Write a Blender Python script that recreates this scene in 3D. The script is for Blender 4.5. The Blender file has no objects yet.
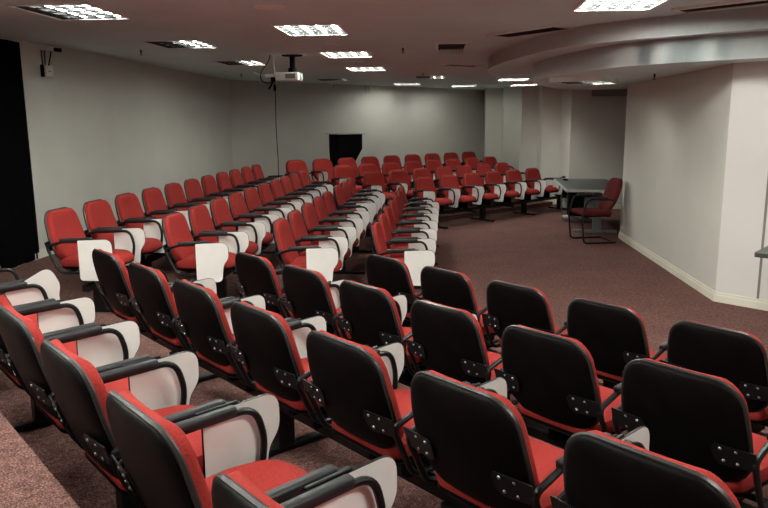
import bpy, bmesh, math, random
from mathutils import Vector, Matrix
random.seed(4)
COL = bpy.context.scene.collection
R = math.radians
HC = 1.82            # eye height above the open floor
CEIL = HC + 0.94
SOF1 = HC + 0.76     # underside of the upper curved ceiling step
SOF2 = HC + 0.535    # underside of the lower curved ceiling step

# ------------------------------------------------------------------ materials
def mat(name, col, rough=0.6, metal=0.0, spec=0.5, noise=None, bump=None, emit=None):
    m = bpy.data.materials.new(name); m.use_nodes = True
    nt = m.node_tree; b = nt.nodes['Principled BSDF']
    b.inputs['Base Color'].default_value = (*col, 1)
    b.inputs['Roughness'].default_value = rough
    b.inputs['Metallic'].default_value = metal
    b.inputs['Specular IOR Level'].default_value = spec
    tc = nt.nodes.new('ShaderNodeTexCoord')
    if noise:
        scale, amt, detail = noise
        n = nt.nodes.new('ShaderNodeTexNoise'); n.inputs['Scale'].default_value = scale
        n.inputs['Detail'].default_value = detail
        nt.links.new(tc.outputs['Object'], n.inputs['Vector'])
        r = nt.nodes.new('ShaderNodeValToRGB')
        r.color_ramp.elements[0].position = 0.3; r.color_ramp.elements[1].position = 0.7
        r.color_ramp.elements[0].color = (*[c*(1-amt) for c in col], 1)
        r.color_ramp.elements[1].color = (*[min(1, c*(1+amt)) for c in col], 1)
        nt.links.new(n.outputs['Fac'], r.inputs['Fac'])
        nt.links.new(r.outputs['Color'], b.inputs['Base Color'])
    if bump:
        scale, st, dist = bump
        n = nt.nodes.new('ShaderNodeTexNoise'); n.inputs['Scale'].default_value = scale
        n.inputs['Detail'].default_value = 3
        nt.links.new(tc.outputs['Object'], n.inputs['Vector'])
        bp = nt.nodes.new('ShaderNodeBump'); bp.inputs['Strength'].default_value = st
        bp.inputs['Distance'].default_value = dist
        nt.links.new(n.outputs['Fac'], bp.inputs['Height'])
        nt.links.new(bp.outputs['Normal'], b.inputs['Normal'])
    if emit:
        b.inputs['Emission Color'].default_value = (*emit[0], 1)
        b.inputs['Emission Strength'].default_value = emit[1]
    return m

def carpet_mat():
    m = bpy.data.materials.new('carpet'); m.use_nodes = True
    nt = m.node_tree; b = nt.nodes['Principled BSDF']; L = nt.links.new
    b.inputs['Roughness'].default_value = 0.95; b.inputs['Specular IOR Level'].default_value = 0.1
    tc = nt.nodes.new('ShaderNodeTexCoord')
    n1 = nt.nodes.new('ShaderNodeTexNoise'); n1.inputs['Scale'].default_value = 150; n1.inputs['Detail'].default_value = 3; n1.inputs['Roughness'].default_value = 0.7
    n2 = nt.nodes.new('ShaderNodeTexNoise'); n2.inputs['Scale'].default_value = 2.2; n2.inputs['Detail'].default_value = 3
    for n in (n1, n2): L(tc.outputs['Object'], n.inputs['Vector'])
    r = nt.nodes.new('ShaderNodeValToRGB')
    e = r.color_ramp.elements
    e[0].position = 0.34; e[0].color = (0.075, 0.028, 0.027, 1)
    e[1].position = 0.68; e[1].color = (0.50, 0.29, 0.262, 1)
    x = r.color_ramp.elements.new(0.5); x.color = (0.20, 0.097, 0.083, 1)
    L(n1.outputs['Fac'], r.inputs['Fac'])
    mx = nt.nodes.new('ShaderNodeMix'); mx.data_type = 'RGBA'; mx.blend_type = 'MULTIPLY'
    mx.inputs['Factor'].default_value = 0.35
    n3 = nt.nodes.new('ShaderNodeTexNoise'); n3.inputs['Scale'].default_value = 30; n3.inputs['Detail'].default_value = 4; n3.inputs['Roughness'].default_value = 0.7
    L(tc.outputs['Object'], n3.inputs['Vector'])
    r3 = nt.nodes.new('ShaderNodeValToRGB'); r3.color_ramp.elements[0].position = 0.36; r3.color_ramp.elements[1].position = 0.64
    r3.color_ramp.elements[0].color = (0.50, 0.48, 0.48, 1); r3.color_ramp.elements[1].color = (1, 1, 1, 1)
    L(n3.outputs['Fac'], r3.inputs['Fac'])
    m3 = nt.nodes.new('ShaderNodeMix'); m3.data_type = 'RGBA'; m3.blend_type = 'MULTIPLY'; m3.inputs['Factor'].default_value = 1.0
    L(r.outputs['Color'], m3.inputs['A']); L(r3.outputs['Color'], m3.inputs['B'])
    L(m3.outputs['Result'], mx.inputs['A'])
    r2 = nt.nodes.new('ShaderNodeValToRGB'); r2.color_ramp.elements[0].position = 0.35; r2.color_ramp.elements[1].position = 0.65
    r2.color_ramp.elements[0].color = (0.6, 0.6, 0.6, 1)
    L(n2.outputs['Fac'], r2.inputs['Fac']); L(r2.outputs['Color'], mx.inputs['B'])
    L(mx.outputs['Result'], b.inputs['Base Color'])
    bp = nt.nodes.new('ShaderNodeBump'); bp.inputs['Strength'].default_value = 0.5; bp.inputs['Distance'].default_value = 0.01
    L(n1.outputs['Fac'], bp.inputs['Height']); L(bp.outputs['Normal'], b.inputs['Normal'])
    return m

def fabric_mat():
    m = mat('red_fabric', (0.28, 0.025, 0.021), 0.85, spec=0.15, noise=(140, 0.22, 3), bump=(300, 0.25, 0.002))
    return m

M = dict(
    wall=mat('wall_paint', (0.60, 0.58, 0.535), 0.75, noise=(1.3, 0.04, 4), bump=(60, 0.06, 0.003)),
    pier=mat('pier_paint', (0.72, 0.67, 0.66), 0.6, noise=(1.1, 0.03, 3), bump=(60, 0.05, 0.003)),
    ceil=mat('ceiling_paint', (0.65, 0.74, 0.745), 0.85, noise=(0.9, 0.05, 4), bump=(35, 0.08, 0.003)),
    fascia=mat('fascia_paint', (0.88, 0.83, 0.82), 0.6, noise=(1.2, 0.03, 3)),
    base=mat('skirting_paint', (0.76, 0.72, 0.62), 0.5, noise=(3, 0.04, 3)),
    carpet=carpet_mat(),
    red=fabric_mat(),
    shell=mat('black_plastic', (0.0025, 0.0022, 0.0022), 0.5, spec=0.07, noise=(14, 0.35, 4), bump=(220, 0.12, 0.002)),
    trim=mat('edge_rubber', (0.022, 0.021, 0.021), 0.4, noise=(30, 0.3, 3)),
    frame=mat('black_enamel', (0.006, 0.006, 0.007), 0.42, spec=0.3, noise=(25, 0.3, 2)),
    pad=mat('arm_polyurethane', (0.016, 0.016, 0.018), 0.45, spec=0.35, noise=(18, 0.3, 3), bump=(150, 0.15, 0.002)),
    tablet=mat('tablet_laminate', (0.77, 0.735, 0.715), 0.42, noise=(5, 0.04, 3)),
    steel=mat('bolt_steel', (0.34, 0.33, 0.32), 0.4, 0.8, noise=(40, 0.1, 2)),
    white=mat('white_enamel', (0.80, 0.78, 0.75), 0.45, noise=(6, 0.04, 2)),
    refl=mat('louvre_reflector', (0.03, 0.032, 0.032), 0.7, 0.0, noise=(7, 0.12, 2)),
    black=mat('matt_black', (0.003, 0.003, 0.0035), 0.85, spec=0.1, noise=(9, 0.3, 2)),
    drape=mat('black_drape', (0.003, 0.0025, 0.003), 0.98, spec=0.03, noise=(30, 0.4, 3), bump=(120, 0.2, 0.002)),
    dark=mat('slot_black', (0.012, 0.011, 0.011), 0.7, noise=(12, 0.2, 2)),
    tabletop=mat('grey_desktop', (0.055, 0.062, 0.06), 0.35, noise=(8, 0.12, 3)),
    tedge=mat('desk_edging', (0.42, 0.43, 0.41), 0.5, noise=(10, 0.08, 2)),
    tgrey=mat('desk_grey', (0.16, 0.17, 0.17), 0.5, noise=(8, 0.1, 2)),
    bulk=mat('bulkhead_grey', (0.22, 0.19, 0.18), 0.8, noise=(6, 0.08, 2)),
    louvre=mat('louvre_blade', (0.05, 0.052, 0.05), 0.6, noise=(7, 0.1, 2)),
    shaded_red=mat('shaded_red_fabric', (0.085, 0.010, 0.010), 0.88, spec=0.15, noise=(120, 0.22, 3), bump=(300, 0.25, 0.002)),  # dark red, with the weaker light around the visitor chair put into it
    lens=mat('lens_glass', (0.02, 0.03, 0.03), 0.1, noise=(10, 0.1, 1)),
    ledge=mat('lectern_glass', (0.45, 0.52, 0.48), 0.2, noise=(8, 0.06, 1)),
)
def emitter(k): return mat('fluorescent_tube', (0.9, 0.9, 0.88), 0.4, noise=(10, 0.02, 1), emit=((0.965, 1.0, 0.905), k))

# ------------------------------------------------------------------ mesh helpers
def link(name, bm, m, parent=None, smooth=False, loc=None):
    bmesh.ops.recalc_face_normals(bm, faces=bm.faces)
    me = bpy.data.meshes.new(name); bm.to_mesh(me); bm.free()
    me.materials.append(m)
    if smooth:
        for p in me.polygons: p.use_smooth = True
        try: me.set_sharp_from_angle(angle=R(40))
        except Exception: pass
    o = bpy.data.objects.new(name, me); COL.objects.link(o)
    if parent: o.parent = parent
    if loc is not None: o.location = loc
    return o

def box(bm, c, s, rot=None, bevel=0.0, seg=2):
    n0 = len(bm.verts)
    r = bmesh.ops.create_cube(bm, size=1.0)
    vs = r['verts']
    for v in vs: v.co = Vector((v.co.x*s[0], v.co.y*s[1], v.co.z*s[2]))
    if bevel > 0:
        es = list({e for v in vs for e in v.link_edges})
        rb = bmesh.ops.bevel(bm, geom=es, offset=bevel, segments=seg, affect='EDGES', profile=0.5)
        vs = list({v for v in rb['verts']} | {v for v in vs if v.is_valid})
    for v in vs:
        p = v.co.copy()
        if rot is not None: p = rot @ p
        v.co = p + Vector(c)

def prism(bm, pts, z0, z1):
    lo = [bm.verts.new((p[0], p[1], z0)) for p in pts]
    hi = [bm.verts.new((p[0], p[1], z1)) for p in pts]
    n = len(pts)
    bm.faces.new(lo[::-1]); bm.faces.new(hi)
    for i in range(n): bm.faces.new((lo[i], lo[(i+1) % n], hi[(i+1) % n], hi[i]))

def plate_yz(bm, pts, x0, x1):          # outline in (y,z), extruded along x
    a = [bm.verts.new((x0, p[0], p[1])) for p in pts]
    b = [bm.verts.new((x1, p[0], p[1])) for p in pts]
    n = len(pts)
    bm.faces.new(a[::-1]); bm.faces.new(b)
    for i in range(n): bm.faces.new((a[i], a[(i+1) % n], b[(i+1) % n], b[i]))

def round_poly(pts, seg=5):             # pts: (x, y, radius)
    out = []
    n = len(pts)
    for i in range(n):
        p = Vector(pts[i][:2]); r = pts[i][2]
        a = Vector(pts[i-1][:2]); b = Vector(pts[(i+1) % n][:2])
        if r <= 0: out.append((p.x, p.y)); continue
        da = (a-p).normalized(); db = (b-p).normalized()
        ang = da.angle(db); d = min(r/math.tan(ang/2), (a-p).length*0.49, (b-p).length*0.49)
        s = p+da*d; e = p+db*d
        for k in range(seg+1):
            t = k/seg
            q = s*(1-t)**2 + p*2*t*(1-t) + e*t*t
            out.append((q.x, q.y))
    return out

def tube(bm, pts, r, n=8, closed=False, r2=None):
    pts = [Vector(p) for p in pts]; N = len(pts); rings = []
    up = None
    for i, p in enumerate(pts):
        if closed: t = pts[(i+1) % N]-pts[i-1]
        else: t = pts[min(i+1, N-1)]-pts[max(i-1, 0)]
        t.normalize()
        if up is None:
            up = Vector((1, 0, 0)) if abs(t.x) < 0.9 else Vector((0, 0, 1))
        a = (up - t*up.dot(t)).normalized(); b = t.cross(a)
        up = a
        ring = []
        for k in range(n):
            w = 2*math.pi*(k+0.5)/n
            ring.append(bm.verts.new(p + a*math.cos(w)*r + b*math.sin(w)*(r2 or r)))
        rings.append(ring)
    m = N if closed else N-1
    for i in range(m):
        A = rings[i]; B = rings[(i+1) % N]
        for k in range(n): bm.faces.new((A[k], A[(k+1) % n], B[(k+1) % n], B[k]))
    if not closed:
        bm.faces.new(rings[0][::-1]); bm.faces.new(rings[-1])

def lathe(bm, prof, n=16, c=(0, 0, 0)):  # prof: (r, z)
    rings = []
    for r, z in prof:
        rings.append([bm.verts.new((c[0]+r*math.cos(2*math.pi*k/n), c[1]+r*math.sin(2*math.pi*k/n), c[2]+z)) for k in range(n)])
    for A, B in zip(rings, rings[1:]):
        for k in range(n): bm.faces.new((A[k], A[(k+1) % n], B[(k+1) % n], B[k]))
    bm.faces.new(rings[0][::-1]); bm.faces.new(rings[-1])

def tag(o, label, cat, group=None):
    o['label'] = label; o['category'] = cat
    if group: o['group'] = group
    return o

def thing(name, label, cat, loc=(0, 0, 0), rz=0.0, group=None):
    o = bpy.data.objects.new(name, None); COL.objects.link(o)
    o.empty_display_size = 0.1
    o.location = loc; o.rotation_euler = (0, 0, rz)
    return tag(o, label, cat, group)

def struct(name, bm, m):
    o = link(name, bm, m); o['kind'] = 'structure'; return o

def copy_tree(o, parent=None):
    c = o.copy(); COL.objects.link(c)
    if parent: c.parent = parent
    for ch in list(o.children): copy_tree(ch, c)
    return c

# ------------------------------------------------------------------ block axes
def d2(deg): return Vector((math.cos(R(deg)), math.sin(R(deg))))
BL = {  # row direction, left normal
    'N': (d2(-49.5), d2(40.5)),
    'L': (d2(85.0), d2(175.0)),
    'F': (d2(42.2), d2(132.2)),
}
FACE = {'N': 40.5, 'L': -5.0, 'F': -47.8}
def P(block, n, t):
    u, v = BL[block]
    return u*t + v*n
def isect(b1, n1, b2, n2):
    (u1, v1), (u2, v2) = BL[b1], BL[b2]
    det = v1.x*v2.y - v1.y*v2.x
    return Vector(((n1*v2.y - v1.y*n2)/det, (v1.x*n2 - n1*v2.x)/det))

STEP = 0.088
Z = [0, STEP, 2*STEP, 3*STEP]

# ------------------------------------------------------------------ room shell
LW0 = Vector((-4.077, 8.286)); LD = d2(84.9)
LA = LW0 - LD*11.5                       # behind the camera
CORN = Vector((-3.381, 16.084))
BK = Vector((3.07, 22.05))
OUTX = 6.2
def wall(name, p0, p1, z0, z1, m, th=0.12):   # thickness grows to the left of p0->p1
    p0 = Vector(p0); p1 = Vector(p1); d = (p1-p0).normalized(); n = Vector((-d.y, d.x))*th
    bm = bmesh.new(); prism(bm, [p0, p1, p1+n, p0+n], z0, z1)
    return struct(name, bm, m)

bm = bmesh.new(); prism(bm, [(-5.6, -3.6), (7, -3.6), (7, 23), (-5.6, 23)], -0.12, 0.0)
struct('floor', bm, M['carpet'])
# raised carpeted tiers, one continuous ring of three straight runs per step
RN = [3.165, 2.245, 1.385]; RL = [0.80, 1.63, 2.50]; RF = [9.0, 9.69, 10.42]
NE, FE = 4.2, 13.15
ON, OL, OF = -3.2, 4.86, 14.19
for j in range(3):
    bm = bmesh.new()
    a = [P('N', RN[j], NE), isect('N', RN[j], 'L', RL[j]), isect('L', RL[j], 'F', RF[j]), P('F', RF[j], FE)]
    b = [P('N', ON, NE), isect('N', ON, 'L', OL), Vector((CORN.x-0.02, CORN.y+0.05)), P('F', OF, FE)]
    if j >= 0: b[1] = Vector((LA.x, LA.y))
    for k in range(3): prism(bm, [a[k], a[k+1], b[k+1], b[k]], Z[j] if j else 0.0, Z[j+1])
    struct('floor_tier_%d' % (j+1), bm, M['carpet'])
bm = bmesh.new()
LEDGE = HC-1.08
ea = isect('N', 0.55, 'L', OL)
e0 = P('N', 0.55, -6.6)
prism(bm, [P('N', 0.55, 4.2), e0, P('N', ON, -6.0), P('N', ON, 4.2)], Z[3], LEDGE)
struct('floor_landing', bm, M['carpet'])

wall('wall_left', LA, CORN, 0, CEIL, M['wall'])
wall('wall_back', CORN, BK, 0, CEIL, M['wall'])
FA = -4.5                                # the light grid follows the left wall
FIX = [(-2.64, 6.36), (-2.43, 8.92), (-2.25, 11.65), (-0.72, 7.66), (-0.50, 10.38), (-0.29, 13.12), (1.94, 6.02),
       (2.15, 19.4), (0.62, 18.35), (1.02, 15.6), (-1.12, 16.3), (-2.9, 3.6), (-3.1, 0.9), (-0.95, 4.9), (-1.2, 2.1), (1.72, 3.3), (1.5, 0.4)]
FW, FL = 0.68, 0.84
def ceiling_with_openings():
    bm = bmesh.new()
    rot = Matrix.Rotation(R(FA), 2); inv = Matrix.Rotation(R(-FA), 2)
    holes = []
    for x, y in FIX:
        p = inv @ Vector((x, y)); holes.append((p.x-FW/2+0.02, p.x+FW/2-0.02, p.y-FL/2+0.02, p.y+FL/2-0.02))
    xs = sorted({-8.0, 9.0} | {h[0] for h in holes} | {h[1] for h in holes})
    ys = sorted({-5.0, 24.5} | {h[2] for h in holes} | {h[3] for h in holes})
    V = {}
    def vert(x, y):
        if (x, y) not in V:
            p = rot @ Vector((x, y)); V[(x, y)] = bm.verts.new((p.x, p.y, CEIL))
        return V[(x, y)]
    for i in range(len(xs)-1):
        for j in range(len(ys)-1):
            cx, cy = (xs[i]+xs[i+1])/2, (ys[j]+ys[j+1])/2
            if any(h[0] < cx < h[1] and h[2] < cy < h[3] for h in holes): continue
            bm.faces.new((vert(xs[i], ys[j]), vert(xs[i+1], ys[j]), vert(xs[i+1], ys[j+1]), vert(xs[i], ys[j+1])))
    prism(bm, [(-6.2, -4.2), (7.4, -4.2), (7.4, 23.4), (-6.2, 23.4)], CEIL+0.14, CEIL+0.2)
    return struct('ceiling', bm, M['ceil'])
ceiling_with_openings()
# far right corner: stepped pilasters
bm = bmesh.new()
prism(bm, [BK, (2.96, 21.0), (3.43, 20.95), (3.43, 20.6), (3.32, 20.0), (3.80, 19.95), (3.78, 19.5), (3.90, 19.3), (4.15, 18.8),
           (6.4, 18.8), (6.4, 22.4), (3.2, 22.3)], 0, CEIL)
struct('wall_pilasters', bm, M['wall'])
bm = bmesh.new(); prism(bm, [(3.125, 16.35), (3.47, 16.22), (3.49, 15.9), (3.7, 15.9), (3.8, 17.3), (3.36, 17.3)], 0, CEIL)
struct('wall_alcove', bm, M['wall'])
bm = bmesh.new(); prism(bm, [(3.50, 15.86), (3.87, 15.74), (3.86, 14.88), (OUTX+0.1, 14.83), (OUTX+0.1, 17.5), (4.05, 17.6)], 0, CEIL)
struct('wall_far_right', bm, M['wall'])
# right wall and the angled pier
RC = Vector((3.375, 7.06)); RE = Vector((3.712, 11.07))
bm = bmesh.new(); prism(bm, [RC, RE, RE+Vector((0.16, -0.013)), RC+Vector((0.22, 0.02))], 0, CEIL)
struct('wall_right', bm, M['wall'])
pd = d2(-48.3); PE = RC + pd*3.8
wall('wall_pier', RC, PE, 0, CEIL, M['pier'], 0.12)
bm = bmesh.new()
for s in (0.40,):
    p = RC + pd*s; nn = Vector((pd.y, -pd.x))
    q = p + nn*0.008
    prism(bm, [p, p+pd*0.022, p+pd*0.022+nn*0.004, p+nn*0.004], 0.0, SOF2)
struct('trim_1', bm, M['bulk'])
wall('wall_recess', (OUTX, 14.9), (OUTX, PE.y-0.1), 0, CEIL, M['wall'])
wall('wall_side', (PE.x, PE.y+0.05), (PE.x, -3.4), 0, CEIL, M['wall'])
wall('wall_rear', (PE.x+0.1, -3.3), (LA.x-0.1, -3.3), 0, CEIL, M['wall'])
bm = bmesh.new(); box(bm, (4.78, 14.72, (SOF1+HC+0.49)/2), (1.06, 0.24, SOF1-HC-0.49))  # box for the shadowed band under the step; dimness put into its grey
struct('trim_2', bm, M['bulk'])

# skirtings
def skirting(name, p0, p1, z0, h=0.10, th=0.018):   # sits to the right of p0->p1
    p0 = Vector(p0); p1 = Vector(p1); d = (p1-p0).normalized(); n = Vector((d.y, -d.x))
    bm = bmesh.new()
    prism(bm, [p0, p1, p1+n*th, p0+n*th], z0, z0+h*0.72)
    prism(bm, [p0, p1, p1+n*th*0.6, p0+n*th*0.6], z0+h*0.72, z0+h)
    return struct(name, bm, M['base'])
skirting('baseboard_left', LW0-LD*4, CORN, Z[3])
skirting('baseboard_back', CORN, BK-d2(42.2)*0.3, Z[3])
nr = (RE-RC).normalized()
skirting('baseboard_right', RE, RC, 0, 0.10)
skirting('baseboard_pier', RC, PE, 0, 0.10)
skirting('baseboard_alcove', (3.50, 15.86), (3.87, 15.74), 0, 0.11)
skirting('baseboard_return', (3.87, 15.74), (3.86, 14.88), 0, 0.11)
skirting('baseboard_recess', (3.86, 14.88), (OUTX, 14.83), 0, 0.10)

# curved stepped ceiling over the open floor
def smooth_curve(pts, sub=4):
    out = []
    n = len(pts)
    for i in range(n-1):
        p0 = Vector(pts[max(i-1, 0)]); p1 = Vector(pts[i]); p2 = Vector(pts[i+1]); p3 = Vector(pts[min(i+2, n-1)])
        for k in range(sub):
            t = k/sub
            out.append(0.5*((2*p1)+(p2-p0)*t+(2*p0-5*p1+4*p2-p3)*t*t+(3*p1-p0-3*p2+p3)*t**3))
    out.append(Vector(pts[-1])); return out
C1 = smooth_curve([(5.4, 4.05), (4.2, 5.22), (3.23, 6.2), (2.83, 6.6), (2.31, 7.1), (2.0, 7.52), (1.82, 8.05), (1.67, 8.95), (1.57, 9.9),
                   (1.56, 10.7), (1.68, 11.6), (2.0, 12.7), (2.55, 14.1), (3.1, 15.3), (3.5, 15.84)])
C2 = smooth_curve([(5.4, 4.45), (4.3, 5.5), (3.35, 6.42), (2.88, 6.82), (2.46, 7.28), (2.28, 7.72), (2.13, 8.4), (2.03, 9.1), (2.06, 10.0),
                   (2.36, 10.95), (2.75, 11.9), (3.2, 12.6), (3.6, 12.8), (4.0, 12.6), (4.3, 12.2)])
def soffit(name_a, name_b, C, tail, z0, z1):
    n = len(C)
    bm = bmesh.new()                                   # curved fascia band, 25 mm board
    for i in range(n-1):
        a, b = C[i], C[i+1]
        da = (C[min(i+1, n-1)]-C[max(i-1, 0)]).normalized(); db = (C[min(i+2, n-1)]-C[i]).normalized()
        na = Vector((da.y, -da.x))*0.02; nb = Vector((db.y, -db.x))*0.02
        prism(bm, [a, b, b+nb, a+na], z0-0.002, z1)
    bmesh.ops.remove_doubles(bm, verts=bm.verts, dist=0.0005)
    fa = link(name_a, bm, M['fascia'], smooth=True); fa['kind'] = 'structure'
    bm = bmesh.new(); prism(bm, [p for p in C]+[Vector(t) for t in tail], z0, z1)
    struct(name_b, bm, M['ceil'])
soffit('trim_3', 'ceiling_step_upper', C1, [(6.3, 15.84), (6.3, 4.05)], SOF1, CEIL)
soffit('trim_4', 'ceiling_step_lower', C2, [(6.3, 12.2), (6.3, 4.45)], SOF2, SOF1)

# ------------------------------------------------------------------ chair
ZT, ZB = 0.865, 0.452                     # back shell top / bottom
YT, YB = -0.305, -0.190
def wback(s):                             # half width at height fraction s (0 bottom .. 1 top)
    w = 0.238 - 0.034*max(0, (s-0.45)/0.55)**1.6 - 0.022*max(0, (0.30-s)/0.30)**1.5
    H = ZT-ZB
    rt, rb = 0.085, 0.115
    d = (1-s)*H
    if d < rt: w -= rt - math.sqrt(max(0, rt*rt-(rt-d)**2))
    d = s*H
    if d < rb: w -= rb - math.sqrt(max(0, rb*rb-(rb-d)**2))
    return w
def backsurf(x, s, off=0.0):
    y = YB + (YT-YB)*s - 0.018*math.sin(math.pi*s)*-1.0*(-1) + 0.42*x*x
    z = ZB + (ZT-ZB)*s
    return Vector((x, y+off*0.965, z+off*0.26))
SS = [0, 0.006, 0.022, 0.05, 0.09, 0.14, 0.2, 0.28, 0.38, 0.5, 0.62, 0.73, 0.81, 0.87, 0.92, 0.955, 0.98, 0.995, 1.0]
QQ = [-1, -0.985, -0.95, -0.88, -0.7, -0.4, 0, 0.4, 0.7, 0.88, 0.95, 0.985, 1]
def slab(bm, rim, t, grow=0.0, top=0.0):           # pillow between the back surface and offset t; rim = offset at the edge
    A, B = [], []
    for s in SS:
        w = wback(s)+grow
        ra, rb = [], []
        for q in QQ:
            es = min(1, (min(s, 1-s)*(ZT-ZB))/0.06); eq = min(1, (1-abs(q))*w/0.05)
            e = min(es, eq); f = math.sqrt(max(0, 1-(1-e)**2))
            s2 = s + (grow/(ZT-ZB))*(2*s-1) - top/(ZT-ZB)*max(0, s-0.5)*2
            ra.append(bm.verts.new(backsurf(q*w, s2)))
            rb.append(bm.verts.new(backsurf(q*w, s2, rim+(t-rim)*f)))
        A.append(ra); B.append(rb)
    ns, nq = len(SS), len(QQ)
    for G, flip in ((A, 0), (B, 1)):
        for i in range(ns-1):
            for j in range(nq-1): bm.faces.new((G[i][j], G[i][j+1], G[i+1][j+1], G[i+1][j]))
    for i in range(ns-1):
        for j in (0, nq-1): bm.faces.new((A[i][j], A[i+1][j], B[i+1][j], B[i][j]))
    for j in range(nq-1):
        for i in (0, ns-1): bm.faces.new((A[i][j], A[i][j+1], B[i][j+1], B[i][j]))
    bmesh.ops.remove_doubles(bm, verts=bm.verts, dist=0.0004)

def seat_outline(grow=0.0):
    return round_poly([(-0.205-grow, -0.205, 0.06), (0.205+grow, -0.205, 0.06), (0.238+grow, 0.05, 0.25), (0.212+grow, 0.272+grow, 0.15), (-0.212-grow, 0.272+grow, 0.15), (-0.238-grow, 0.05, 0.25)], 6)
def seat_layers(bm, layers):              # (inset scale, z, droop)
    rings = []
    base = seat_outline()
    for sc, z, dr in layers:
        ring = []
        for x, y in base:
            X, Y = x*sc, 0.03+(y-0.03)*sc
            zz = z - dr*max(0, (Y-0.10)/0.16)**2 - 0.03*(Y+0.2)*-0.6
            ring.append(bm.verts.new((X, Y, zz)))
        rings.append(ring)
    n = len(base)
    for A, B in zip(rings, rings[1:]):
        for k in range(n): bm.faces.new((A[k], A[(k+1) % n], B[(k+1) % n], B[k]))
    bm.faces.new(rings[0][::-1]); bm.faces.new(rings[-1])

AX = 0.266
def arm_loop(x):
    pts = round_poly([(-0.262, 0.598, 0.03), (-0.13, 0.637, 0.08), (0.190, 0.650, 0.080), (0.222, 0.53, 0.2), (0.200, 0.392, 0.06), (-0.165, 0.385, 0.080)], 6)
    return [(x, p[0], p[1]) for p in pts]

def make_chair(bolts):
    root = bpy.data.objects.new('auditorium_chair', None); COL.objects.link(root); root.empty_display_size = 0.1
    bm = bmesh.new(); slab(bm, -0.010, -0.026)
    sh = link('back_shell', bm, M['shell'], root, True)
    bm = bmesh.new()
    loop = []
    for s in SS: loop.append(backsurf(wback(s)+0.001, s, -0.004))
    for s in SS[::-1]: loop.append(backsurf(-wback(s)-0.001, s, -0.004))
    keep = [loop[0]]
    for p in loop[1:]:
        if (p-keep[-1]).length > 0.004: keep.append(p)
    tube(bm, keep, 0.0085, 6, True)
    link('edge_trim', bm, M['trim'], sh, True)
    bm = bmesh.new(); slab(bm, 0.022, 0.048, -0.002, 0.003)
    link('back_cushion', bm, M['red'], root, True)
    bm = bmesh.new()
    seat_layers(bm, [(0.80, 0.421, 0.005), (0.97, 0.427, 0.012), (1.0, 0.445, 0.022), (1.0, 0.467, 0.03), (0.975, 0.484, 0.032), (0.90, 0.494, 0.025), (0.7, 0.498, 0.01), (0.35, 0.495, 0.0)])
    link('seat_cushion', bm, M['red'], root, True)
    bm = bmesh.new()
    seat_layers(bm, [(0.6, 0.387, 0.0), (0.90, 0.397, 0.004), (0.985, 0.415, 0.010), (0.99, 0.428, 0.012)])
    box(bm, (-0.10, 0.02, 0.337), (0.035, 0.16, 0.114)); box(bm, (0.10, 0.02, 0.337), (0.035, 0.16, 0.114))
    for yy in (-0.10, 0.12): box(bm, (0, yy, 0.389), (2*AX, 0.03, 0.012))
    link('seat_pan', bm, M['shell'], root, True)
    for sx in (-1, 1):
        bm = bmesh.new()
        z0, z1 = 0.548, 0.632
        pl = round_poly([(0.130, z0+0.02, 0.012), (0.15, z0, 0.012), (0.272, z0+0.012, 0.004), (0.272, z1, 0.004), (0.135, z1, 0.012), (0.125, z1-0.02, 0.008)], 3)
        def yat(x, z):
            s = (z-ZB)/(ZT-ZB)
            return backsurf(min(x, 0.225), s, -0.031).y - 0.004
        a = [bm.verts.new((sx*x, yat(x, z), z)) for x, z in pl]; b = [bm.verts.new((sx*x, yat(x, z)-0.005, z)) for x, z in pl]
        n = len(pl); bm.faces.new(a); bm.faces.new(b[::-1])
        for i in range(n): bm.faces.new((a[i], a[(i+1) % n], b[(i+1) % n], b[i]))
        br = link('bracket', bm, M['frame'], root)
        if bolts:
            for bx, bz in ((0.156, 0.618), (0.207, 0.618), (0.164, 0.570), (0.210, 0.570)):
                bm = bmesh.new()
                lathe(bm, [(0.0062, 0), (0.0062, 0.003), (0.004, 0.0055), (0.001, 0.0062)], 8)
                bmesh.ops.rotate(bm, verts=bm.verts, cent=(0, 0, 0), matrix=Matrix.Rotation(R(90), 3, 'X'))
                bmesh.ops.translate(bm, verts=bm.verts, vec=(sx*bx, yat(bx, bz)-0.0045, bz))
                link('bolt', bm, M['steel'], br, True)
        bm = bmesh.new(); tube(bm, arm_loop(sx*AX), 0.012, 8, True)
        link('arm_frame', bm, M['frame'], root, True)
        bm = bmesh.new()
        box(bm, (0, 0, 0), (0.036, 0.265, 0.032), None, 0.011, 3)
        bmesh.ops.rotate(bm, verts=bm.verts, cent=(0, 0, 0), matrix=Matrix.Rotation(R(2.4), 3, 'X'))
        bmesh.ops.translate(bm, verts=bm.verts, vec=(sx*AX, -0.012, 0.655))
        link('arm_pad', bm, M['pad'], root, True)
    bm = bmesh.new()
    o = round_poly([(0.020, 0.335, 0.03), (0.240, 0.333, 0.05), (0.254, 0.475, 0.10), (0.300, 0.54, 0.10), (0.298, 0.668, 0.06), (0.020, 0.656, 0.01)], 6)
    plate_yz(bm, o, 0.2945, 0.3055)
    tb = link('writing_tablet', bm, M['tablet'], root)
    bm = bmesh.new(); tube(bm, [(0.300, p[0], p[1]) for p in o], 0.0062, 5, True, 0.003)
    link('edge_band', bm, M['frame'], tb, True)
    bm = bmesh.new(); box(bm, (0.296, 0.075, 0.664), (0.012, 0.15, 0.010), Matrix.Rotation(R(2.4), 3, 'X'), 0.003, 1)
    link('hinge', bm, M['frame'], tb)
    return root

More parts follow.
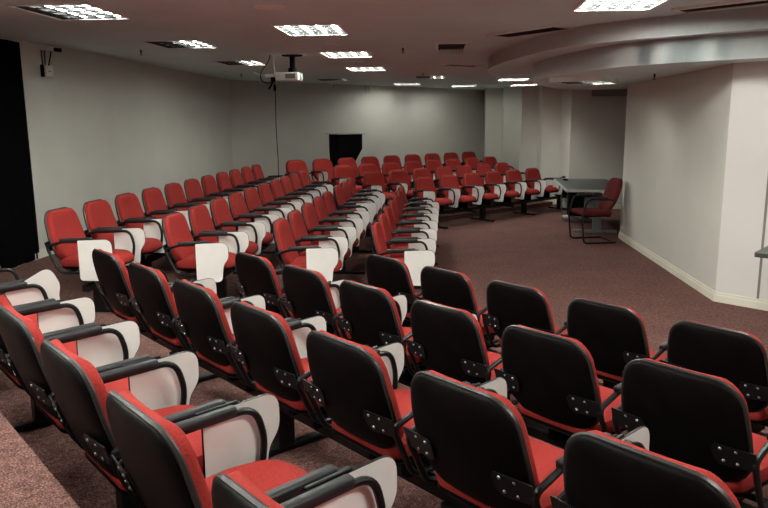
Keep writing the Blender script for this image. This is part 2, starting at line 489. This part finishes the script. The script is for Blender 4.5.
chN = make_chair(True); chF = make_chair(False)
ORD = ['first', 'second', 'third', 'fourth', 'fifth', 'sixth', 'seventh', 'eighth', 'ninth', 'tenth', 'eleventh']
used = {}
def put_chair(block, n, t, z, label, group):
    proto = chN if block == 'N' else chF
    if id(proto) not in used: used[id(proto)] = 1; o = proto
    else: o = copy_tree(proto)
    f = R(FACE[block]-90)
    cx = -0.176 if block == 'N' else 0.176
    c, s = math.cos(f), math.sin(f)
    lx, ly = cx, YT-0.012
    p = P(block, n, t)
    o.location = (p.x-(c*lx-s*ly), p.y-(s*lx+c*ly), z)
    o.rotation_euler = (0, 0, f)
    tag(o, label, 'chair', group)
    return o

ROWS = [
  # block, n, z, list of t, row phrase, group, end phrase
  ('N', 0.59, Z[3], [-4.855+0.602*i for i in range(8)], 'nearest row seen from behind', 'left'),
  ('N', 1.473, Z[2], [-4.600+0.603*i for i in range(7)], 'second nearest row seen from behind', 'left'),
  ('N', 2.332, Z[1], [-4.31+0.597*i for i in range(6)], 'third nearest row seen from behind', 'left'),
  ('N', 3.245, Z[0], [-4.005+0.597*i for i in range(5)], 'frontmost row seen from behind', 'left'),
  ('L', 3.22, Z[3], [5.42+0.62*i for i in range(11)], 'row along the left wall', 'near'),
  ('L', 2.415, Z[2], [5.82+0.625*i for i in range(10)], 'second row from the left wall', 'near'),
  ('L', 1.54, Z[1], [6.13, 6.75, 7.42, 8.08, 8.74, 9.62, 10.26, 10.95], 'third row from the left wall', 'near'),
  ('L', 0.71, Z[0], [6.54+0.665*i for i in range(7)], 'fourth row from the left wall', 'near'),
  ('F', 11.05, Z[3], [7.60+0.609*i for i in range(9)], 'rearmost row below the lectern', 'left'),
  ('F', 10.33, Z[2], [8.13+0.603*i for i in range(8)], 'second last row of far block', 'left'),
  ('F', 9.61, Z[1], [8.25+0.607*i for i in range(7)], 'second row of far block', 'left'),
  ('F', 8.885, Z[0], [8.80+0.634*i for i in range(7)], 'front row of far block', 'left'),
]
beam_no = 0
for block, n, z, ts, phrase, end in ROWS:
    grp = 'chairs in the ' + phrase
    N = len(ts)
    for i, t in enumerate(ts):
        if block == 'F' and phrase.startswith('front') and i == N-1:
            o = put_chair(block, n, t, z, 'red seat without a backrest at the right end of far front row', grp)
            for ch in list(o.children):
                if ch.name.split('.')[0] in ('back_shell', 'back_cushion', 'bracket'):
                    for g in list(ch.children): bpy.data.objects.remove(g)
                    bpy.data.objects.remove(ch)
            continue
        if block == 'N': lab = 'red chair with black back, %s from the left in %s' % (ORD[i], phrase)
        elif block == 'L': lab = 'red chair with white tablet, %s from near end of %s' % (ORD[i], phrase)
        else: lab = 'red chair with white tablet, %s from left in %s' % (ORD[i], phrase)
        o = put_chair(block, n, t, z, lab, grp)
        if block == 'N' and phrase.startswith('nearest') and i == 0: tilted = o
    # the beam the row is bolted to, with its pedestals
    fz = R(FACE[block]-90)
    sgn = 1 if block == 'N' else -1
    dirx = Vector((math.cos(fz), math.sin(fz))); diry = Vector((-math.sin(fz), math.cos(fz)))
    def origin(t):
        p = P(block, n, t); cx = -0.176 if block == 'N' else 0.176
        return p - dirx*cx - diry*(YT-0.012)
    a, b = origin(ts[0]), origin(ts[-1])
    if block != 'N': a, b = b, a
    mid = (a+b)/2; Lh = (b-a).length/2 + 0.24
    bo = thing('seat_beam', 'black steel beam on pedestals carrying the %s' % phrase, 'beam', (mid.x, mid.y, z), fz, 'beams under the rows')
    bm = bmesh.new(); box(bm, (0, 0.02, 0.2525), (2*Lh, 0.06, 0.052), None, 0.004, 1)
    link('cross_bar', bm, M['frame'], bo)
    npd = max(2, (N+1)//2)
    pitch = (b-a).length/(N-1)
    xs = [-(b-a).length/2 + pitch*(0.5 + 2*k) for k in range(npd) if 0.5+2*k <= N-1]
    if block == 'F' and phrase.startswith('front'): xs = [-(b-a).length/2+0.05, -(b-a).length/2 + 2*pitch, -(b-a).length/2+4*pitch, (b-a).length/2]
    elif phrase.startswith('nearest'): xs = [-(b-a).length/2 + pitch*(1.37+2*k-2) for k in range(1, 4)]
    elif xs[-1] < (b-a).length/2-pitch: xs.append((b-a).length/2)
    for x in xs:
        bm = bmesh.new(); box(bm, (x, 0.02, 0.130), (0.075, 0.095, 0.200), None, 0.004, 1)
        link('pedestal', bm, M['frame'], bo)
        bm = bmesh.new(); box(bm, (x, 0.03, 0.0175), (0.055, 0.54, 0.035), None, 0.010, 2)
        link('foot', bm, M['frame'], bo)

for ch in tilted.children:               # one tablet left half raised
    if ch.name.startswith('writing_tablet'):
        ch.matrix_basis = Matrix.Translation((0, 0.10, 0.60)) @ Matrix.Rotation(R(24), 4, 'X') @ Matrix.Translation((0, -0.10, -0.60))
tilted['label'] = 'red chair with its white tablet half raised, farthest left in nearest row'

# ------------------------------------------------------------------ ceiling fittings
def troffer(x, y, z, k, label, w=0.68, l=0.84, rot=FA, dark=0):
    flush = abs(z-CEIL) < 1e-6           # recessed into an opening, otherwise a shallow surface tray
    up = 0.0 if flush else -0.060
    t = thing('ceiling_light', label, 'light', (x, y, z), R(rot), 'louvred ceiling lights')
    bm = bmesh.new()
    for sx in (-1, 1): box(bm, (sx*(w/2-0.013), 0, -0.003+up/2), (0.026, l, 0.006-up))
    for sy in (-1, 1): box(bm, (0, sy*(l/2-0.013), -0.003+up/2), (w-0.052, 0.026, 0.006-up))
    link('frame', bm, M['white'], t)
    iw, il = w-0.052, l-0.052
    bm = bmesh.new()
    dz = 0.044 if flush else 0.058
    box(bm, (0, 0, up+dz), (iw+0.02, il+0.02, 0.004))
    if flush:
        for sx in (-1, 1): box(bm, (sx*(iw/2+0.008), 0, dz/2), (0.004, il+0.02, dz))
        for sy in (-1, 1): box(bm, (0, sy*(il/2+0.008), dz/2), (iw+0.02, 0.004, dz))
    link('housing', bm, M['refl'], t)
    em = emitter(k)
    n = 4
    for i in range(n):
        x0 = (i+0.5)/n*iw-iw/2
        bm = bmesh.new(); box(bm, (x0, 0, up+(0.019 if flush else 0.042)), (0.026, il-0.03, 0.020), None, 0.005, 1)
        link('fluorescent_tube', bm, em if i >= dark else M['tedge'], t)
    bm = bmesh.new()
    h = 0.013 if flush else 0.030
    for i in range(1, n): box(bm, (i/n*iw-iw/2, 0, up+h/2), (0.010, il, h))
    for i in range(1, 4):
        for q in range(n): box(bm, ((q+0.5)/n*iw-iw/2, i/4*il-il/2, up+h/2), (iw/n-0.010, 0.008, h))
    link('louvre', bm, M['louvre'], t)
    return t
BR = 58.0
troffer(-2.64, 6.36, CEIL, BR*0.25, 'white louvred ceiling light at upper left, nearest the camera on left side', dark=1)
troffer(-2.43, 8.92, CEIL, BR*0.3, 'dim louvred ceiling light, middle of the three along the left wall', dark=2)
troffer(-2.25, 11.65, CEIL, BR*0.4, 'dim louvred ceiling light, farthest of the three along the left wall', dark=2)
troffer(-0.72, 7.66, CEIL, BR*0.65, 'bright louvred ceiling light, nearest of three running over the middle')
troffer(-0.50, 10.38, CEIL, BR*0.8, 'bright louvred ceiling light, second of three running over the middle')
troffer(-0.29, 13.12, CEIL, BR*1.0, 'bright louvred ceiling light, farthest of three running over the middle')
troffer(1.94, 6.02, CEIL, BR*1.3, 'bright louvred ceiling light cut by the top edge, beside the curved step')
troffer(2.55, 9.25, SOF2, BR*0.30, 'louvred ceiling light under the lower curved ceiling step', 0.64, 0.9, -30, dark=2)
troffer(2.20, 12.35, SOF1, BR*0.9, 'small bright louvred ceiling light just beyond the curved steps', 0.5, 0.7)
troffer(2.75, 14.2, SOF1, BR*0.9, 'faint louvred ceiling light near the stepped white pilasters', 0.5, 0.7)
troffer(2.15, 19.4, CEIL, BR*0.5, 'faint louvred ceiling light at right end above the back wall', 0.68, 0.8)
troffer(0.62, 18.35, CEIL, BR*0.5, 'faint louvred ceiling light close above middle of the back wall', 0.68, 0.8)
troffer(1.02, 15.6, CEIL, BR*0.3, 'dim louvred ceiling light over the far block of seats', 0.68, 0.84, dark=2)
troffer(-1.12, 16.3, CEIL, BR*0.04, 'unlit louvred ceiling light near back wall behind the projector', 0.68, 0.84, dark=3)
# the same grid carries on over and behind the camera
for (x, y) in ((-2.9, 3.6), (-3.1, 0.9), (-0.95, 4.9), (-1.2, 2.1), (1.72, 3.3), (1.5, 0.4)):
    troffer(x, y, CEIL, BR*1.95, 'bright louvred ceiling light overhead, out of the frame')

def ceiling_disc(x, y, r, label):
    t = thing('ceiling_speaker', label, 'speaker', (x, y, CEIL), 0, 'round ceiling speakers')
    bm = bmesh.new(); lathe(bm, [(r, 0), (r, -0.006), (r*0.9, -0.012), (r*0.86, -0.012)], 28)
    link('rim', bm, M['white'], t, True)
    bm = bmesh.new(); lathe(bm, [(r*0.85, -0.002), (r*0.85, -0.011), (r*0.4, -0.015), (0.004, -0.016)], 28)
    link('grille', bm, M['white'], t, True)
ceiling_disc(-0.92, 6.12, 0.13, 'round white ceiling speaker nearest the top edge of photo')
ceiling_disc(-0.60, 8.95, 0.10, 'round white ceiling speaker between first and second middle lights')
ceiling_disc(-0.40, 11.54, 0.10, 'round white ceiling speaker between second and third middle lights')

def sprinkler(x, y, z, label):
    t = thing('ceiling_sprinkler', label, 'sprinkler', (x, y, z), 0, 'ceiling sprinklers')
    bm = bmesh.new(); lathe(bm, [(0.035, 0), (0.035, -0.004), (0.02, -0.010), (0.018, -0.012)], 14)
    link('escutcheon', bm, M['white'], t, True)
    bm = bmesh.new(); lathe(bm, [(0.011, -0.011), (0.011, -0.045), (0.006, -0.05), (0.006, -0.07), (0.024, -0.072), (0.024, -0.076)], 12)
    link('head', bm, M['frame'], t, True)
sprinkler(0.26, 9.39, CEIL, 'small dark sprinkler beside the square air vent')
sprinkler(0.77, 14.0, CEIL, 'small dark sprinkler beyond the square air vent')
sprinkler(-3.09, 9.42, CEIL, 'small dark sprinkler left of the dim light by left wall')
sprinkler(-2.70, 13.97, CEIL, 'small dark sprinkler near the left corner of back wall')
sprinkler(-1.21, 18.0, CEIL, 'small dark sprinkler close to top of the back wall')
sprinkler(3.10, 8.35, SOF2, 'small dark sprinkler under lower curved step near right wall')

def linear_vent(p0, p1, w, z, label):
    p0 = Vector(p0); p1 = Vector(p1); d = p1-p0; mid = (p0+p1)/2
    t = thing('linear_vent', label, 'vent', (mid.x, mid.y, z), math.atan2(d.y, d.x), 'linear air slots')
    L = d.length
    bm = bmesh.new()
    for s in (-1, 1): box(bm, (0, s*(w/2-0.011), -0.011), (L, 0.022, 0.022))
    for s in (-1, 1): box(bm, (s*(L/2-0.011), 0, -0.008), (0.022, w-0.044, 0.016))
    link('frame', bm, M['white'], t)
    bm = bmesh.new(); box(bm, (0, 0, -0.003), (L-0.044, w-0.044, 0.006)); link('dark_slot', bm, M['dark'], t)
    bm = bmesh.new()
    k = max(2, int(w/0.035))
    for i in range(1, k): box(bm, (0, -w/2+w*i/k, -0.010), (L-0.044, 0.005, 0.008))
    link('blades', bm, M['dark'], t)
linear_vent((1.28, 8.22), (1.82, 7.47), 0.34, CEIL, 'black linear air slot along edge of the upper curved step')
linear_vent((1.06, 12.12), (1.62, 12.55), 0.27, CEIL, 'black linear air slot beyond the square air vent')
linear_vent((2.56, 6.44), (3.38, 5.62), 0.27, CEIL, 'black linear air slot at the upper right corner')

t = thing('air_vent', 'square ceiling air vent with white slanted blades', 'vent', (0.87, 9.32, CEIL), R(-4))
bm = bmesh.new()
for s in (-1, 1):
    box(bm, (s*0.185, 0, -0.007), (0.04, 0.80, 0.014)); box(bm, (0, s*0.38, -0.007), (0.33, 0.04, 0.014))
link('frame', bm, M['white'], t)
bm = bmesh.new(); box(bm, (0, 0, -0.002), (0.34, 0.73, 0.004)); link('duct', bm, M['dark'], t)
bm = bmesh.new()
for i in range(9): box(bm, (-0.148+0.037*i, 0.0, -0.014), (0.005, 0.71, 0.018), Matrix.Rotation(R(25), 3, 'Y'))
link('blades', bm, M['dark'], t)
bm = bmesh.new(); box(bm, (0, 0.335, -0.034), (0.33, 0.012, 0.068)); link('deflector', bm, M['white'], t)

# ------------------------------------------------------------------ projector
PX, PY = -1.28, 10.40
t = thing('projector', 'white projector hanging from ceiling on a black pole', 'projector', (PX, PY, CEIL), R(-4))
bm = bmesh.new(); lathe(bm, [(0.15, 0), (0.15, -0.012), (0.05, -0.02), (0.04, -0.02)], 20); link('ceiling_plate', bm, M['black'], t, True)
bm = bmesh.new(); lathe(bm, [(0.045, -0.02), (0.040, -0.05), (0.040, -0.17), (0.062, -0.185), (0.062, -0.235), (0.03, -0.238)], 16); link('pole', bm, M['black'], t, True)
bm = bmesh.new(); box(bm, (-0.055, 0, -0.297), (0.33, 0.30, 0.112), None, 0.014, 3); link('body', bm, M['white'], t, True)
bm = bmesh.new(); box(bm, (-0.005, -0.152, -0.295), (0.14, 0.006, 0.066)); link('rear_panel', bm, M['tgrey'], t)
bm = bmesh.new()
lathe(bm, [(0.046, 0), (0.046, 0.035), (0.034, 0.037), (0.03, 0.02)], 18)
bmesh.ops.rotate(bm, verts=bm.verts, cent=(0, 0, 0), matrix=Matrix.Rotation(R(90), 3, 'Y')); bmesh.ops.translate(bm, verts=bm.verts, vec=(0.108, -0.03, -0.297))
ln = link('lens_ring', bm, M['ledge'], t, True)
bm = bmesh.new(); lathe(bm, [(0.033, 0), (0.033, 0.02), (0.01, 0.026)], 16)
bmesh.ops.rotate(bm, verts=bm.verts, cent=(0, 0, 0), matrix=Matrix.Rotation(R(90), 3, 'Y')); bmesh.ops.translate(bm, verts=bm.verts, vec=(0.118, -0.03, -0.297))
link('lens', bm, M['lens'], ln, True)
t = thing('cable_conduit', 'white conduit dropping from ceiling left of the projector', 'conduit', (-1.56, 10.42, CEIL), 0)
bm = bmesh.new(); tube(bm, [(0, 0, 0), (0.012, 0, -0.12), (0.028, 0, -0.268)], 0.014, 10); link('pipe', bm, M['white'], t, True)
bm = bmesh.new(); box(bm, (-0.04, 0, -0.285), (0.13, 0.10, 0.05), None, 0.008, 2); link('junction_box', bm, M['white'], t, True)
bm = bmesh.new(); tube(bm, [(-0.27, 0.0, -0.236), (-0.2, 0, -0.262), (-0.10, 0, -0.285)], 0.010, 8); link('side_pipe', bm, M['white'], t, True)
bm = bmesh.new()
pts = smooth_curve([(-0.02, 0.0), (-0.06, -0.10), (-0.15, -0.22), (-0.165, -0.32), (-0.10, -0.38), (-0.0, -0.37), (0.05, -0.31)], 5)
tube(bm, [(p.x, -0.065, p.y) for p in pts], 0.0075, 7); link('looped_cable', bm, M['black'], t, True)
t = thing('hanging_cable', 'thin black cable hanging from the projector down behind the seats', 'cable', (-1.53, 10.335, 0), 0)
bm = bmesh.new(); tube(bm, [(0, 0, CEIL-0.31), (0.006, 0, CEIL-0.6), (0.0, 0, 1.8), (0.014, 0, 1.3), (0.01, 0, 0.8), (0.012, 0, Z[2]+0.002)], 0.006, 7); link('cable', bm, M['black'], t, True)
bm = bmesh.new(); lathe(bm, [(0.012, CEIL-0.50), (0.022, CEIL-0.47), (0.022, CEIL-0.43), (0.01, CEIL-0.40)], 10); link('ferrite', bm, M['black'], t, True)
bm = bmesh.new(); box(bm, (-0.02, 0, CEIL-0.335), (0.06, 0.04, 0.06), None, 0.006, 1); tube(bm, [(-0.02, 0, CEIL-0.36), (-0.05, 0, CEIL-0.42), (-0.085, 0, CEIL-0.47)], 0.014, 8); link('plug', bm, M['black'], t, True)

# ------------------------------------------------------------------ left wall things
ln2 = Vector((LD.y, -LD.x))     # into the room
def lwp(y, off):                # point on the left wall at distance y along +Y
    s = (y-LW0.y)/LD.y
    return LW0 + LD*s + ln2*off
WR = math.atan2(LD.y, LD.x)
p = lwp(8.76, 0.0)
t = thing('wireless_router', 'white wall box with three black antennas near top of left wall', 'router', (p.x, p.y, HC+0.625), WR)
bm = bmesh.new(); box(bm, (0.02, -0.025, 0), (0.17, 0.05, 0.135), None, 0.006, 2); link('case', bm, M['white'], t, True)
bm = bmesh.new(); box(bm, (-0.085, -0.020, 0), (0.03, 0.04, 0.14), None, 0.004, 1); link('side_plate', bm, M['black'], t)
bm = bmesh.new(); box(bm, (0.02, -0.051, 0.0), (0.05, 0.003, 0.012)); link('badge', bm, M['tgrey'], t)
for x, dx in ((-0.075, 0.0), (-0.02, 0.02), (0.055, 0.085)):
    bm = bmesh.new(); tube(bm, [(x, -0.02, 0.055), (x+dx*0.1, -0.02, 0.08), (x+dx, -0.02, 0.24)], 0.007, 7); link('antenna', bm, M['black'], t, True)
p = lwp(8.93, 0.0)
t = thing('security_camera', 'small black camera on white bracket at top of left wall', 'camera', (p.x, p.y, HC+0.89), WR)
bm = bmesh.new(); box(bm, (-0.07, -0.03, 0), (0.05, 0.06, 0.05), None, 0.006, 1); tube(bm, [(-0.06, -0.03, 0), (0.0, -0.06, 0)], 0.012, 8); link('bracket', bm, M['white'], t)
bm = bmesh.new(); box(bm, (0.03, -0.07, 0), (0.12, 0.05, 0.045), None, 0.008, 2); link('body', bm, M['black'], t)

# black drape
bm = bmesh.new()
y0, y1 = 4.4, 8.277
n = 150; F, B = [], []
for i in range(n+1):
    y = y0+(y1-y0)*i/n
    off = 0.030+0.007*math.sin(i*0.55)+0.003*math.sin(i*1.37)
    if i > n-5: off *= (n-i)/5*0.7+0.3
    a = lwp(y, off); b = lwp(y, 0.006)
    F.append((bm.verts.new((a.x, a.y, Z[3]+0.005)), bm.verts.new((a.x, a.y, HC+0.905))))
    B.append((bm.verts.new((b.x, b.y, Z[3]+0.005)), bm.verts.new((b.x, b.y, HC+0.905))))
for i in range(n):
    bm.faces.new((F[i][0], F[i+1][0], F[i+1][1], F[i][1])); bm.faces.new((B[i][0], B[i][1], B[i+1][1], B[i+1][0]))
    bm.faces.new((F[i][1], F[i+1][1], B[i+1][1], B[i][1])); bm.faces.new((F[i][0], B[i][0], B[i+1][0], F[i+1][0]))
for i in (0, n): bm.faces.new((F[i][0], F[i][1], B[i][1], B[i][0]))
tag(link('curtain', bm, M['drape'], None, True), 'tall black curtain on the left wall at left edge of photo', 'curtain')

# little cable hook on the back wall
q = CORN + d2(42.2)*((-0.41-CORN.x)/math.cos(R(42.2))); bn = d2(-47.8)
t = thing('cable_hook', 'small dark wire hook high on the back wall', 'hook', (q.x, q.y, HC+0.93), R(42.2))
bm = bmesh.new(); tube(bm, [(-0.06, -0.012, 0.01), (-0.06, -0.03, -0.2), (0.06, -0.03, -0.2), (0.06, -0.012, 0.01)], 0.007, 6); link('wire', bm, M['tgrey'], t)

# ------------------------------------------------------------------ lectern
lz = Z[3]
t = thing('lectern', 'tall black lectern standing before the back wall', 'lectern', (-0.82, 15.75, lz+0.0), R(-47.8+90))
W2, D2 = 0.33, 0.17
def frustum(bm, a, za, b, zb):
    lo = [bm.verts.new((x*a[0], y*a[1], za)) for x, y in ((-1, -1), (1, -1), (1, 1), (-1, 1))]
    hi = [bm.verts.new((x*b[0], y*b[1], zb)) for x, y in ((-1, -1), (1, -1), (1, 1), (-1, 1))]
    bm.faces.new(lo[::-1]); bm.faces.new(hi)
    for i in range(4): bm.faces.new((lo[i], lo[(i+1) % 4], hi[(i+1) % 4], hi[i]))
bm = bmesh.new(); frustum(bm, (W2, D2), 0.99, (W2, D2), 1.305); link('desk_box', bm, M['black'], t)
bm = bmesh.new()
lo = [bm.verts.new(p) for p in ((-W2+0.02, -D2, 0.62), (0.06, -D2, 0.62), (0.06, D2, 0.62), (-W2+0.02, D2, 0.62))]
hi = [bm.verts.new(p) for p in ((-W2, -D2, 0.99), (W2, -D2, 0.99), (W2, D2, 0.99), (-W2, D2, 0.99))]
bm.faces.new(lo[::-1]); bm.faces.new(hi)
for i in range(4): bm.faces.new((lo[i], lo[(i+1) % 4], hi[(i+1) % 4], hi[i]))
link('tapered_body', bm, M['black'], t)
bm = bmesh.new(); box(bm, (-0.125, 0, 0.33), (0.37, 2*D2, 0.58)); link('column', bm, M['black'], t)
bm = bmesh.new(); box(bm, (0, 0, 0.02), (0.56, 0.44, 0.04), None, 0.008, 1); link('base', bm, M['black'], t)
bm = bmesh.new(); box(bm, (0.01, 0.0, 1.314), (0.80, 0.46, 0.018), None, 0.003, 1); link('top', bm, M['ledge'], t)

# ------------------------------------------------------------------ table and visitor chair at right
ta = math.atan2(13.5-11.2, 3.24-2.90) - R(90)
c, s = math.cos(ta), math.sin(ta)
t = thing('desk', 'grey rectangular desk in the far right recess', 'desk', (2.90, 11.26, 0), ta)
TW, TL = 0.95, 2.25
bm = bmesh.new(); box(bm, (TW/2, TL/2, 0.738), (TW, TL, 0.024), None, 0.004, 1); link('desktop', bm, M['tabletop'], t)
bm = bmesh.new()
for sy in (0.0, TL): box(bm, (TW/2, sy, 0.732), (TW+0.008, 0.012, 0.04))
for sx in (0.0, TW): box(bm, (sx, TL/2, 0.732), (0.012, TL, 0.04))
link('edging', bm, M['tedge'], t)
for y in (0.45, 1.9):
    bm = bmesh.new(); box(bm, (0.55, y, 0.37), (0.13, 0.07, 0.68), None, 0.006, 1); link('leg_column', bm, M['tgrey'], t)
    bm = bmesh.new(); box(bm, (0.52, y, 0.025), (0.70, 0.07, 0.05), None, 0.012, 2); link('foot', bm, M['tgrey'], t)
bm = bmesh.new(); box(bm, (0.50, 1.17, 0.50), (0.03, 1.38, 0.44)); link('modesty_panel', bm, M['tgrey'], t)
bm = bmesh.new(); box(bm, (0.42, 1.76, 0.42), (0.40, 0.30, 0.60), None, 0.005, 1); link('pedestal_cabinet', bm, M['black'], t)
t = thing('computer_mouse', 'small black mouse at far left corner of the desk', 'mouse', (3.33, 13.05, 0.7502), 0.3)
bm = bmesh.new(); box(bm, (0, 0, 0.016), (0.06, 0.105, 0.032), None, 0.015, 4); link('shell', bm, M['black'], t, True)
t = thing('power_cable', 'pale cable hanging from the desk to a plug on carpet', 'cable', (3.20, 13.0, 0), 0)
bm = bmesh.new(); tube(bm, [(0.10, -0.02, 0.715), (0.05, -0.02, 0.5), (0.06, 0, 0.25), (0.12, 0.1, 0.02), (0.2, 0.3, 0.010), (0.27, 0.5, 0.012)], 0.007, 6); link('wire', bm, M['tgrey'], t, True)
bm = bmesh.new(); box(bm, (0.32, 0.56, 0.022), (0.20, 0.07, 0.042), None, 0.006, 1); link('power_strip', bm, M['white'], t)

t = thing('visitor_chair', 'dark red cantilever armchair in front of the grey desk', 'chair', (3.19, 10.80, 0), R(97))
# local +y faces -x in the room (towards the left)
bm = bmesh.new(); slabM = M['red']
def vs(x, sv, off=0.0):
    return Vector((x, -0.20-0.19*sv-0.03*math.sin(math.pi*sv)+0.4*x*x+off, 0.46+0.50*sv))
G = []
rows = [0, 0.01, 0.05, 0.12, 0.25, 0.4, 0.55, 0.7, 0.82, 0.9, 0.96, 0.99, 1]
for off, tt in ((0.0, 0), (0.06, 1)):
    g = []
    for sv in rows:
        w = 0.235-0.02*abs(sv-0.45); r = 0.13
        for d in (sv*0.48, (1-sv)*0.48):
            if d < r: w -= r-math.sqrt(max(0, r*r-(r-d)**2))
        rr = []
        for q in (-1, -0.96, -0.85, -0.5, 0, 0.5, 0.85, 0.96, 1):
            e = min(1, min(min(sv, 1-sv)*0.48, (1-abs(q))*w)/0.05)
            rr.append(bm.verts.new(vs(q*w, sv, (0.02+0.04*math.sqrt(max(0, 1-(1-e)**2))) if tt else -0.012*e)))
        g.append(rr)
    G.append(g)
for g in G:
    for i in range(len(rows)-1):
        for j in range(8): bm.faces.new((g[i][j], g[i][j+1], g[i+1][j+1], g[i+1][j]))
for i in range(len(rows)-1):
    for j in (0, 8): bm.faces.new((G[0][i][j], G[0][i+1][j], G[1][i+1][j], G[1][i][j]))
for j in range(8):
    for i in (0, len(rows)-1): bm.faces.new((G[0][i][j], G[0][i][j+1], G[1][i][j+1], G[1][i][j]))
bmesh.ops.remove_doubles(bm, verts=bm.verts, dist=0.0004)
link('backrest', bm, M['shaded_red'], t, True)
bm = bmesh.new(); box(bm, (0, 0.02, 0.455), (0.48, 0.47, 0.075), None, 0.034, 4); link('seat', bm, M['shaded_red'], t, True)
bm = bmesh.new(); box(bm, (0, 0.0, 0.41), (0.42, 0.40, 0.02), None, 0.005, 1); link('seat_pan', bm, M['black'], t)
for sx in (-1, 1):
    x = sx*0.265
    pts = round_poly([(-0.225, 0.66, 0.06), (0.20, 0.68, 0.08), (0.27, 0.40, 0.1), (0.23, 0.014, 0.07), (-0.26, 0.014, 0.02)], 5)
    path = [(x, -0.235, 0.66)]+[(x, a, b) for a, b in pts if True]
    bm = bmesh.new(); tube(bm, [(x, a, b) for a, b in pts], 0.014, 8)
    link('sled_frame', bm, M['frame'], t, True)
    bm = bmesh.new(); box(bm, (x, 0.02, 0.692), (0.05, 0.26, 0.03), None, 0.01, 2); link('arm_pad', bm, M['pad'], t, True)
for nm, pts, r in (('rear_skid_tube', [(-0.265, -0.26, 0.014), (0.265, -0.26, 0.014)], 0.014), ('seat_cross_tube', [(-0.262, 0.245, 0.36), (0.262, 0.245, 0.36)], 0.012),
                   ('back_cross_tube', [(-0.262, -0.21, 0.64), (-0.2, -0.25, 0.62), (0.2, -0.25, 0.62), (0.262, -0.21, 0.64)], 0.012), ('back_strut', [(0, -0.10, 0.405), (0, -0.25, 0.43), (0, -0.275, 0.60)], 0.02)):
    bm = bmesh.new(); tube(bm, pts, r, 8); link(nm, bm, M['frame'], t, True)

# desk whose corner enters the frame at right
t = thing('side_table', 'dark grey tabletop corner in front of the right pier', 'table', (3.02, 5.72, 0), R(-42))
bm = bmesh.new(); pl = round_poly([(0, 0, 0.05), (1.2, 0, 0.05), (1.2, 0.6, 0.05), (0, 0.6, 0.05)], 4)
prism(bm, pl, 0.715, 0.75); link('tabletop', bm, M['tabletop'], t)
for x, y in ((0.55, 0.06), (1.12, 0.06), (0.55, 0.54), (1.12, 0.54)):
    bm = bmesh.new(); box(bm, (x, y, 0.3575), (0.04, 0.04, 0.715)); link('leg', bm, M['tgrey'], t)

# ------------------------------------------------------------------ world, camera, view
sc = bpy.context.scene
w = bpy.data.worlds.new('world'); sc.world = w; w.use_nodes = True
w.node_tree.nodes['Background'].inputs[0].default_value = (0.02, 0.02, 0.022, 1)
w.node_tree.nodes['Background'].inputs[1].default_value = 0.3
cd = bpy.data.cameras.new('camera'); co = bpy.data.objects.new('camera', cd); COL.objects.link(co)
FPX = 711.7
cd.sensor_fit = 'HORIZONTAL'; cd.sensor_width = 36.0; cd.lens = FPX/768*36.0
pitch = math.atan((254-122.2)/FPX)
co.matrix_world = Matrix.Translation((0, 0, HC)) @ Matrix.Rotation(math.pi/2-pitch, 4, 'X') @ Matrix.Rotation(-0.0068, 4, 'Z')
cd.clip_start = 0.05
sc.camera = co
sc.view_settings.view_transform = 'Standard'; sc.view_settings.look = 'None'
sc.view_settings.exposure = 0.88; sc.view_settings.gamma = 1.0
sc.view_settings.use_curve_mapping = False
